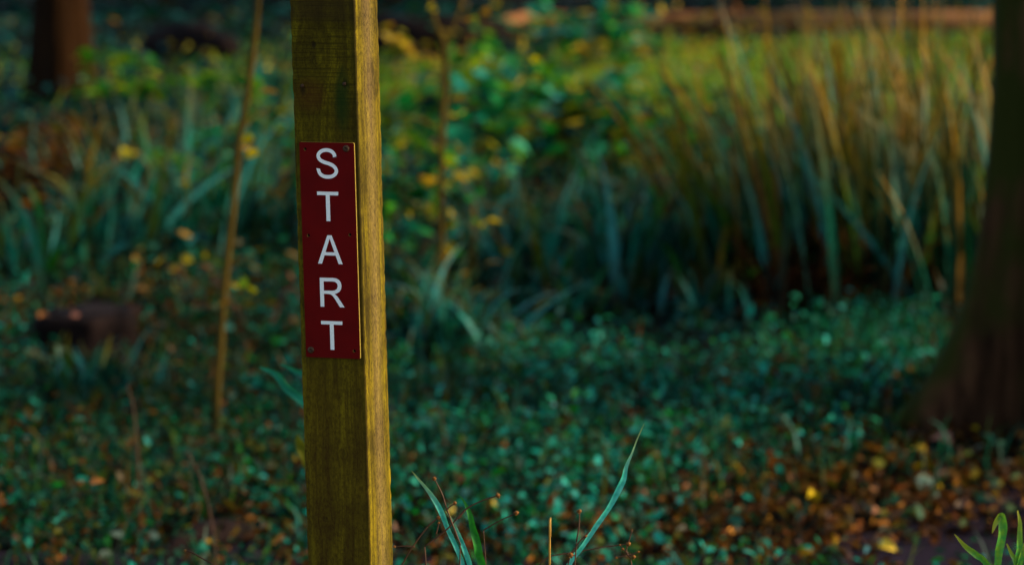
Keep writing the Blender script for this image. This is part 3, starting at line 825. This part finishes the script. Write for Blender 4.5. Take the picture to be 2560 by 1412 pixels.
s = Soup(); g0 = [ground_at(rng.uniform(1880, 2440), rng.uniform(640, 810)) for _ in range(1500)]
P = np.array(g0); blades(s, P, rng.uniform(.10, .34, len(P)), rng.uniform(.008, .018, len(P)), lean=.5, droop=1.3, seg=4)
tag(s.build('dead_thatch', M['thatch']), 'dark red brown dead stalks matted around the feet of the reeds', 'dead stalks', kind='stuff')
def bush(label, px, py, h, rx, n, size, mat, group, stems=6, cat='bush', name='bramble_bush', ry=None):
    g = ground_at(px, py); ry = ry or rx
    root = empty(name, g, label, cat, group)
    st = Soup(); s = Soup(); ends = []
    for k in range(stems):
        a = rng.uniform(0, 2 * math.pi); r = rng.uniform(.4, 1)
        p1 = g + np.array([math.cos(a) * rx * r * .6, math.sin(a) * ry * r * .6, h * rng.uniform(.6, 1)])
        p2 = g + np.array([math.cos(a) * rx * r, math.sin(a) * ry * r, h * rng.uniform(.35, .95)])
        tube(st, [g + np.array([0, 0, -.02]), p1, p2], [.006, .004, .0015], 5, 4)
        ends += catmull([g, p1, p2], 6)[3:]
    st.build('stem', M['stem'], root)
    E_ = np.array(ends); Q = E_[rng.integers(0, len(E_), n)] + rng.normal(0, .055, (n, 3)) * np.array([1.3, 1.3, .8])
    Q[:, 2] = np.maximum(Q[:, 2], g[2] + .01)
    leaves(s, Q, size * rng.uniform(.6, 1.3, n), tilt=.55, width=.7)
    s.build('foliage', mat, root)
    return root
BG = 'low leafy bushes in the middle distance'
for args in [('leafy bush with yellow spots at the foot of the forked sapling', 1030, 640, .30, .22, 240, .06, M['bush']),
             ('leafy bush right behind the post beside the forked sapling', 1180, 520, .34, .25, 230, .07, M['bush']),
             ('green bush below the fallen pale log end', 1330, 470, .32, .28, 230, .075, M['bush']),
             ('green bush in the centre of the clearing', 1480, 500, .30, .26, 230, .075, M['bush']),
             ('green bush left of the reeds in the middle distance', 1640, 520, .30, .28, 230, .075, M['bush']),
             ('teal bush touching the leftmost reeds', 1780, 540, .28, .25, 300, .05, M['bush']),
             ('large leafed green bush in front of the dark log', 1230, 300, .22, .30, 200, .08, M['bright']),
             ('bright green bush left of the pale log', 1420, 200, .24, .36, 220, .08, M['bush']),
             ('olive bush between post and sapling base', 1010, 760, .16, .16, 200, .035, M['bush']),
             ('leafy bush close left of the post', 690, 520, .26, .2, 240, .045, M['bush']),
             ('drab bush in the shade under the left sedge', 640, 880, .16, .2, 240, .03, M['cover_dull']),
             ('yellow flecked low bush beside the leaning sapling', 470, 800, .13, .12, 60, .035, M['gold'])]:
    bush(*args, BG)
bush('bright green leafy weed at the foot of the reeds', 1965, 770, .17, .07, 60, .05, M['bright'], None, cat='weed', name='leafy_weed', stems=4)
bush('small green weed below the reeds toward the trunk', 2110, 760, .10, .07, 40, .04, M['bush'], None, cat='weed', name='leafy_weed', stems=3)
bush('rust brown bracken at the far left edge', 30, 560, .22, .3, 420, .05, M['bracken'], 'bracken patches', name='bracken', cat='bracken')
bush('orange bracken right of the far tree', 250, 480, .20, .3, 380, .05, M['bracken'], 'bracken patches', name='bracken', cat='bracken')
bush('dark ivy heap at the foot of the far tree', 150, 350, .12, .45, 500, .05, M['bush_dark'], None, name='ivy_heap', cat='ivy')
# back wall of dark shrubs beyond the logs
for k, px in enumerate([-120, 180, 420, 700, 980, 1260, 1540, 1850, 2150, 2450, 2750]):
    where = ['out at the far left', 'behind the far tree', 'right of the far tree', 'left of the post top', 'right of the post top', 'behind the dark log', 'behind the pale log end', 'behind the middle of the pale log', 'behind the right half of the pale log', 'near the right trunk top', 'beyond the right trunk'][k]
    bush('dark blue green shrub ' + where, px, 12 + 8 * (k % 3), 1.0, .9, 900, .10, M['bush_dark'], 'dark shrubs at the back', name='dark_shrub', cat='shrub', stems=9, ry=.5)

# low leafy branches that catch the sun at the left
def leafy_branch(label, pts, Y, n, size, mat, thick=.004, sp=9):
    P = px_path(pts, Y); root = empty('leafy_branch', P[0], label, 'branch', 'sunlit leafy branches')
    s = Soup(); tube(s, P, [thick] * (len(P) - 1) + [thick * .3], 5, 5); s.build('stem', M['stem'], root)
    C = np.array(catmull(P, 12)); Q = C[rng.integers(0, len(C), n)] + rng.normal(0, sp / 900, (n, 3)) * np.array([1.5, 2.5, 1])
    s = Soup(); leaves(s, Q, size * rng.uniform(.6, 1.3, n), tilt=.35, width=.8); s.build('foliage', mat, root)
def rooted(Y, px, py, pts): # run the stem down to the ground at its root
    g = at_y(px, py, Y); return pts
for label, pts, Y, n in [
    ('upper bright green leafy branch beside the far tree', [(230, 262), (225, 150), (300, 145), (370, 165)], 11.3, 60),
    ('long bright green leafy branch below the upper one', [(640, 330), (620, 205), (480, 205), (350, 225), (230, 228)], 10.6, 200),
    ('bright green twig in front of the left sedge', [(600, 560), (530, 430), (440, 405), (330, 385)], 8.6, 30),
    ('yellow green twig between sapling and post', [(725, 560), (720, 420), (660, 450), (600, 470), (450, 455)], 8.4, 40)]:
    leafy_branch(label, pts, Y, n, .055, M['bright'])
for label, pts, Y, n, mm in [('green spray of leaves below the pale fallen branch', [(1330, 230), (1350, 130), (1420, 95), (1520, 75), (1590, 85)], 11.5, 80, 'bush'), ('teal spray of leaves right of the black log', [(1300, 260), (1310, 130), (1380, 92), (1460, 88)], 11.0, 50, 'cover'), ('bright green leaf spray right of the forked sapling', [(1240, 330), (1230, 215), (1190, 205), (1140, 190)], 9.5, 45, 'bright'), ('yellow green leaf spray behind the fork of the sapling', [(1120, 300), (1080, 150), (1010, 130), (970, 90)], 9.8, 30, 'yellow')]:
    leafy_branch(label, pts, Y, n, .06, M[mm])

# arching near leaf behind the post's left edge
def long_leaf(name, label, cat, blades_px, Y, mat, group=None, seg=8, dYs=None):
    root_p = None; s = Soup(); Y = Y * 3.0 / 3.9
    for bi, (pts, wid) in enumerate(blades_px):
        yy = Y + (0 if dYs is None else dYs[bi])
        P = [at_y(a, b, yy) for a, b in pts]
        W_ = list(wid)
        # run down to the ground
        d = P[-1] - P[-2]; g = float(gh(P[-1][0], yy)); dz = P[-1][2] - g
        if dz > .02:
            kx = np.clip(d[0] / max(-d[2], .01), -.6, .6) * .6
            st_ = np.linalg.norm(d); dn_ = d / st_; e_ = P[-1].copy()
            for f_ in (.12, .35, .65): P.append(e_ + np.array([dn_[0] * dz * (f_ - .45 * f_ * f_) * .8, 0, -dz * f_])); W_.append(W_[-1])
            P.append(e_ + np.array([dn_[0] * dz * .45, 0, -dz - .01])); W_.append(W_[-1] * .8)
        if root_p is None: root_p = np.array([P[-1][0], P[-1][1], g])
        C = catmull([np.append(p, w) for p, w in zip(P, W_)], seg)[::-1]
        V = []; al = []
        for i, c in enumerate(C):
            t = norm(C[min(i + 1, len(C) - 1)][:3] - C[max(i - 1, 0)][:3])
            side_ = norm(np.cross(t, np.array([.25 * math.sin(i * .4 + bi), 1, .25])))
            nn = np.cross(side_, t); w = max(c[3], .15) / FPX * yy * .52
            V += [c[:3] - side_ * w - nn * w * .45, c[:3], c[:3] + side_ * w - nn * w * .45]; al += [i / (len(C) - 1)] * 3
        lp = []
        for i in range(len(C) - 1):
            a = i * 3; lp += [a, a + 1, a + 4, a + 3, a + 1, a + 2, a + 5, a + 4]
        s.add(np.array(V)[None], [4] * (2 * (len(C) - 1)), lp, np.array(al))
    o = s.build(name, mat)
    from mathutils import Matrix
    o.data.transform(Matrix.Translation(-Vector(root_p))); o.location = Vector(root_p)
    return tag(o, label, cat, group)
FG = 'sharp grass blades close to the post'
long_leaf('grass_tuft', 'pair of teal grass blades leaning left right of the post foot', 'grass', [
    ([(1028, 1175), (1046, 1196), (1076, 1232), (1104, 1280), (1124, 1330), (1146, 1380), (1158, 1412)], [.5, 5, 11, 14, 12, 11, 12]),
    ([(1113, 1276), (1128, 1296), (1148, 1336), (1162, 1375), (1176, 1412)], [1, 6, 10, 12, 14])], 3.917, M['grass_teal'], FG)
long_leaf('tall_grass', 'dark green upright grass blade between the teal pair and the long blade', 'grass', [
    ([(1146, 1236), (1162, 1255), (1176, 1290), (1186, 1330), (1196, 1375), (1206, 1412)], [.5, 6, 13, 18, 20, 20])], 3.900, M['grass_green'], FG)
long_leaf('tall_grass', 'longest lone teal grass blade leaning right with a dry tip', 'grass', [
    ([(1611, 1057), (1594, 1095), (1580, 1132), (1566, 1165), (1556, 1202), (1536, 1244), (1508, 1288), (1478, 1332), (1450, 1372), (1422, 1412)], [.4, 3, 5, 9, 15, 14, 13, 12, 12, 12])], 3.935, M['grass_teal'], FG)
long_leaf('grass_tuft', 'yellow edged green grass tuft in the bottom right corner', 'grass', [
    ([(2480, 1332), (2490, 1304), (2502, 1286), (2507, 1312), (2500, 1360), (2494, 1412)], [2, 13, 17, 22, 21, 17]),
    ([(2386, 1334), (2412, 1362), (2440, 1385), (2470, 1412)], [1, 12, 16, 16]),
    ([(2544, 1275), (2550, 1310), (2548, 1360), (2544, 1412)], [3, 10, 15, 18]),
    ([(2517, 1358), (2530, 1385), (2542, 1412)], [3, 10, 14]),
    ([(2572, 1330), (2560, 1370), (2548, 1412)], [2, 10, 16])], 4.004, M['grass_sun'], None)
long_leaf('broad_leaf', 'pale teal strap leaves arching out from behind the post', 'plant', [
    ([(648, 916), (690, 935), (722, 972), (765, 1010), (800, 1080)], [3, 16, 22, 20, 12]),
    ([(700, 908), (735, 925), (775, 950), (810, 1080)], [3, 12, 14, 10])], 5.0, M['leaf_teal'], None)
long_leaf('broad_leaf', 'yellow green leaf poking out low at the left side of the post', 'plant', [
    ([(742, 1085), (752, 1110), (770, 1150), (790, 1240)], [4, 26, 30, 10])], 5.2, M['gold'], None)

# dried flower stalks
def zz(a, b): return (960 + a / 3.459, 1020 + b / 3.459)
def seed_head(parent, p, r):
    s = Soup(); n = 9
    V = []
    rows = [(-1, .25), (-.6, .7), (0, 1), (.5, .85), (.9, .5)]
    for z, rr in rows:
        for i in range(n):
            a = 2 * math.pi * i / n; q = 1 + .25 * math.sin(i * 2.7 + z * 5)
            V.append(p + r * np.array([math.cos(a) * rr * q, math.sin(a) * rr * q, z]))
    fs = []; lp = []
    for k in range(len(rows) - 1):
        for i in range(n): lp += [k * n + i, k * n + (i + 1) % n, (k + 1) * n + (i + 1) % n, (k + 1) * n + i]; fs.append(4)
    lp += [4 * n + i for i in range(n)]; fs.append(n)
    lp += [i for i in range(n)][::-1]; fs.append(n)
    s.add(np.array(V)[None], fs, lp, np.zeros(len(V)))
    # ragged bracts
    leaves(s, np.repeat(p[None], 7, 0), r * 1.7, tilt=1.5, width=.35)
    s.build('seed_head', M['head'], parent)

def stalk(label, lines, Y, w=.00075, leaf_n=0, name='dried_stalk'):
    """lines: list of (points in px, has head, dY)"""
    base = None; parts_ = []; Y = Y * 3.0 / 3.9
    for pts, head, dy in lines:
        P = [at_y(a, b, Y + dy) for a, b in pts]
        if base is None:
            g = float(gh(P[-1][0], Y + dy)); d = P[-1][2] - g
            e_ = P[-1]; dv_ = (P[-1] - P[-2]); dv_ = dv_ / max(np.linalg.norm(dv_), 1e-6)
            P += [e_ + np.array([dv_[0] * .03, 0, -.04]), e_ + np.array([dv_[0] * .05, 0, -.5 * d]), np.array([e_[0] + dv_[0] * .05, Y + dy, g - .01])]; base = np.array([P[-1][0], P[-1][1], g])
        parts_.append((P, head))
    root = empty(name, base, label, 'dried plant', 'dried flower stalks at the bottom')
    s = Soup()
    for P, head in parts_: tube(s, P, [w * .8] + [w] * (len(P) - 1), 5, 6, rough=.5)
    s.build('stem', M['stem'], root)
    for P, head in parts_:
        if head: seed_head(root, P[0], head * .67)
    if leaf_n:
        s = Soup(); Q = base + rng.normal(0, .02, (leaf_n, 3)) + np.array([0, 0, .09]); Q[:, 2] = base[2] + rng.uniform(.03, .16, leaf_n)
        leaves(s, Q, rng.uniform(.012, .03, leaf_n), tilt=1.6, width=.4, curl=2.5); s.build('withered_leaves', M['deadleaf'], root)
    return root
stalk('dried stalk with an upright seed head crossing the teal grass pair', [([zz(660, 1180), zz(655, 1356)], None, 0), ([zz(435, 608), zz(500, 740), zz(545, 880), zz(660, 1180)], .0031, 0), ([zz(612, 820), zz(560, 858), zz(540, 885)], .003, 0)], 3.874, leaf_n=9)
stalk('long dried stalk sweeping up right to a pointed seed head', [([zz(350, 1195), zz(362, 1356)], None, 0), ([zz(985, 753), zz(830, 805), zz(700, 880), zz(540, 1050), zz(350, 1195)], .0034, .0), ([zz(640, 960), zz(700, 880)], None, 0)], 3.891, leaf_n=10)
stalk('short dried stalk with a bent neck nearest the post', [([zz(380, 1020), zz(280, 1150), zz(170, 1330)], None, 0), ([zz(470, 945), zz(430, 975), zz(380, 1020)], .0028, 0), ([zz(475, 990), zz(450, 1090)], .0018, 0), ([zz(90, 1195), zz(200, 1190), zz(270, 1200)], .0022, 0)], 3.900, leaf_n=9)
stalk('dried stalk with a dark round head left of the straw stem', [([zz(860, 1050), zz(880, 1356)], None, .03), ([zz(1145, 905), zz(1000, 970), zz(860, 1050)], .0036, .03)], 3.926)
stalk('small dried bud on a thin upright stalk beside the long grass blade', [([zz(1665, 1150), zz(1650, 1356)], None, 0), ([zz(1690, 890), zz(1685, 1020), zz(1665, 1150)], .0033, 0)], 3.900)
stalk('dead brown flower cluster right of the long grass blade', [([zz(2130, 1290), zz(2140, 1356)], None, .04), ([zz(2145, 1050), zz(2110, 1170), zz(2095, 1240), zz(2130, 1290)], .001, .04), ([zz(2115, 1172), zz(1900, 1200), zz(1700, 1235), zz(1440, 1280), zz(1340, 1356)], .0034, .04),
       ([zz(2065, 1215), zz(2110, 1250)], .0022, .04), ([zz(2200, 1240), zz(2130, 1270)], .0018, .04), ([zz(2010, 1290), zz(2100, 1270)], .0018, .04), ([zz(2160, 1285), zz(2120, 1262)], .003, .04), ([zz(2040, 1180), zz(2090, 1240)], .0015, .04)], 3.917, leaf_n=0)
stalk('brown knotted stalk crossing the foot of the long grass blade', [([zz(1620, 1250), zz(1590, 1356)], None, 0), ([zz(1785, 1055), zz(1740, 1100), zz(1700, 1140), zz(1620, 1250)], .0012, 0), ([zz(1615, 1268), zz(1600, 1300)], .0042, 0), ([zz(1745, 1105), zz(1735, 1120)], .0022, 0)], 3.900, leaf_n=6)
stalk('thin reddish twig lying up at the bottom edge left of the post', [([(508, 1396), (540, 1420)], None, 0), ([(463, 1375), (480, 1380), (508, 1396)], .0018, 0)], 3.943)
stalk('faint dry stem standing in the weeds left of the post', [([(520, 1260), (534, 1330), (540, 1400)], None, 0), ([(470, 1130), (500, 1190), (520, 1260)], .001, 0)], 6.0, w=.0014)
stalk('pale dry stem below the dark stump', [([(335, 1030), (342, 1110)], None, 0), ([(318, 965), (330, 1000), (335, 1030)], .001, 0)], 6.6, w=.0016)
P = [at_y(1376, 1293, 3.0), at_y(1375.5, 1340, 3.0), at_y(1374, 1412, 3.0)]; P.append(np.array([P[-1][0], 3.0, float(gh(P[-1][0], 3.0)) - .01]))
r = empty('straw_stem', P[-1] + np.array([0, 0, .01]), 'short upright orange straw stem with a cut top', 'stem'); s = Soup(); tube(s, P, [.0009, .001, .0011, .0012], 6, 5); s.build('stem', M['straw'], r)

# ------------------------------------------------------------------ logs and stump
def log(name, label, pts, rads, mat, stubs=()):
    P = []
    for (px, py), r_ in zip(pts, rads):
        g = ground_at(px, py); P.append(g + np.array([0, 0, r_ * .9]))
    root = empty(name, P[0] - np.array([0, 0, rads[0] * .9]), label, 'log', None)
    s = Soup(); tube(s, P, rads, 16, 8, rough=.35, seed=len(pts)); s.build('trunk', mat, root)
    for i, ang, L in stubs:
        s = Soup(); p = P[i]; q = p + np.array([math.cos(ang) * L * .5, -.02, abs(math.sin(ang)) * L]); tube(s, [p, (p + q) / 2, q], [rads[i] * .35, rads[i] * .28, rads[i] * .2], 8, 4, rough=.3); s.build('branch_stub', mat, root)
    return root
log('fallen_log', 'long reddish fallen log at the far side of the clearing', [(2620, 78), (2450, 82), (2250, 84), (2050, 80), (1850, 76), (1700, 72), (1560, 66)], [.055, .055, .055, .055, .05, .045, .03], M['bark_log'], [(4, 2.2, .12)])
log('fallen_log', 'thin pale fallen branch left of the long reddish log', [(1420, 60), (1330, 62), (1240, 66)], [.03, .035, .02], M['bark_log'])
log('fallen_log', 'black rotting log behind the forked sapling', [(930, 150), (1060, 158), (1200, 152), (1310, 146)], [.10, .11, .10, .06], M['bark_rot'])
log('fallen_log', 'dark rotting log between the far tree and the post', [(380, 140), (480, 146), (580, 150)], [.06, .09, .05], M['bark_rot'])
log('fallen_log', 'dark rotting branch at the bottom edge left of the post', [(400, 1412), (480, 1385), (550, 1372), (610, 1352)], [.010, .022, .028, .018], M['bark_rot'], [(2, .8, .03)])
g = ground_at(215, 935); r = empty('tree_stump', g, 'rotten dark stump with pinkish leaves on top at the left', 'stump')
loft_s = Soup(); tube(loft_s, [g + np.array([0, .1, -.05]), g + np.array([0, .1, .05]), g + np.array([.0, .1, .118]), g + np.array([0, .1, .126])], [.125, .105, .112, .06], 24, 5, rough=.6, seed=3); loft_s.build('trunk', M['bark_rot'], r)

# ------------------------------------------------------------------ single leaves one can pick out
def fallen(label, px, py, size, mat, up=.03, cat='leaf', n=1, name='fallen_leaf', stand=None):
    g = ground_at(px, py + up * 1200)
    p = at_y(px, py, g[1]) if stand is None else at_y(px, py, stand)
    s = Soup(); az = rng.uniform(0, 6.28, 1)
    nr = np.array([[rng.normal(0, .3), -.6 + rng.normal(0, .2), .8]])
    leaves(s, p[None], size, width=.85, heading=az, curl=2, nrm=nr)
    o = s.build(name, mat); from mathutils import Matrix
    o.data.transform(Matrix.Translation(-Vector(p))); o.location = Vector(p)
    return tag(o, label, cat)
fallen('yellow leaf lying alone on the teal ground cover', 1838, 1055, .034, M['leaf_yellow'])
fallen('bright orange leaf at the bottom right of centre', 1818, 1332, .028, M['leaf_orange'])
fallen('orange leaf on the weeds between centre and trunk', 1715, 1245, .028, M['leaf_orange'])
fallen('golden leaf on the litter in front of the trunk', 2215, 1158, .032, M['leaf_yellow'])
fallen('large pinkish leaf against the foot of the right trunk', 2380, 1112, .045, M['leaf_pink'])
fallen('pale green curled leaf on the litter before the path', 2330, 1195, .040, M['leaf_pale'])
fallen('small pink petal on the dark path at lower right', 2428, 1327, .010, M['leaf_pink'], up=.0)
fallen('golden leaf at the edge of the path at lower right', 2195, 1358, .034, M['leaf_yellow'])
fallen('orange brown leaf held up by weeds at the left', 222, 1207, .024, M['leaf_brown'], stand=4.5)
fallen('pale leaf at the bottom left of the dark branch', 312, 1340, .026, M['leaf_pale'])
fallen('pale leaf just left of the dark rotting branch', 398, 1338, .024, M['leaf_pale'])
fallen('pale upright leaf at the bottom edge at left', 248, 1392, .024, M['leaf_pale'])
fallen('pinkish leaf on top of the dark stump', 200, 786, .022, M['leaf_pink'], stand=float(g[1]) + .02)
fallen('brown leaf at the left rim of the dark stump', 112, 802, .030, M['leaf_brown'], stand=float(g[1]) + .02)
fallen('yellow leaf behind the seed heads at the bottom', 1140, 1278, .020, M['leaf_yellow'])
fallen('round yellow leaf above the pointed seed head', 1238, 1265, .016, M['leaf_yellow'])
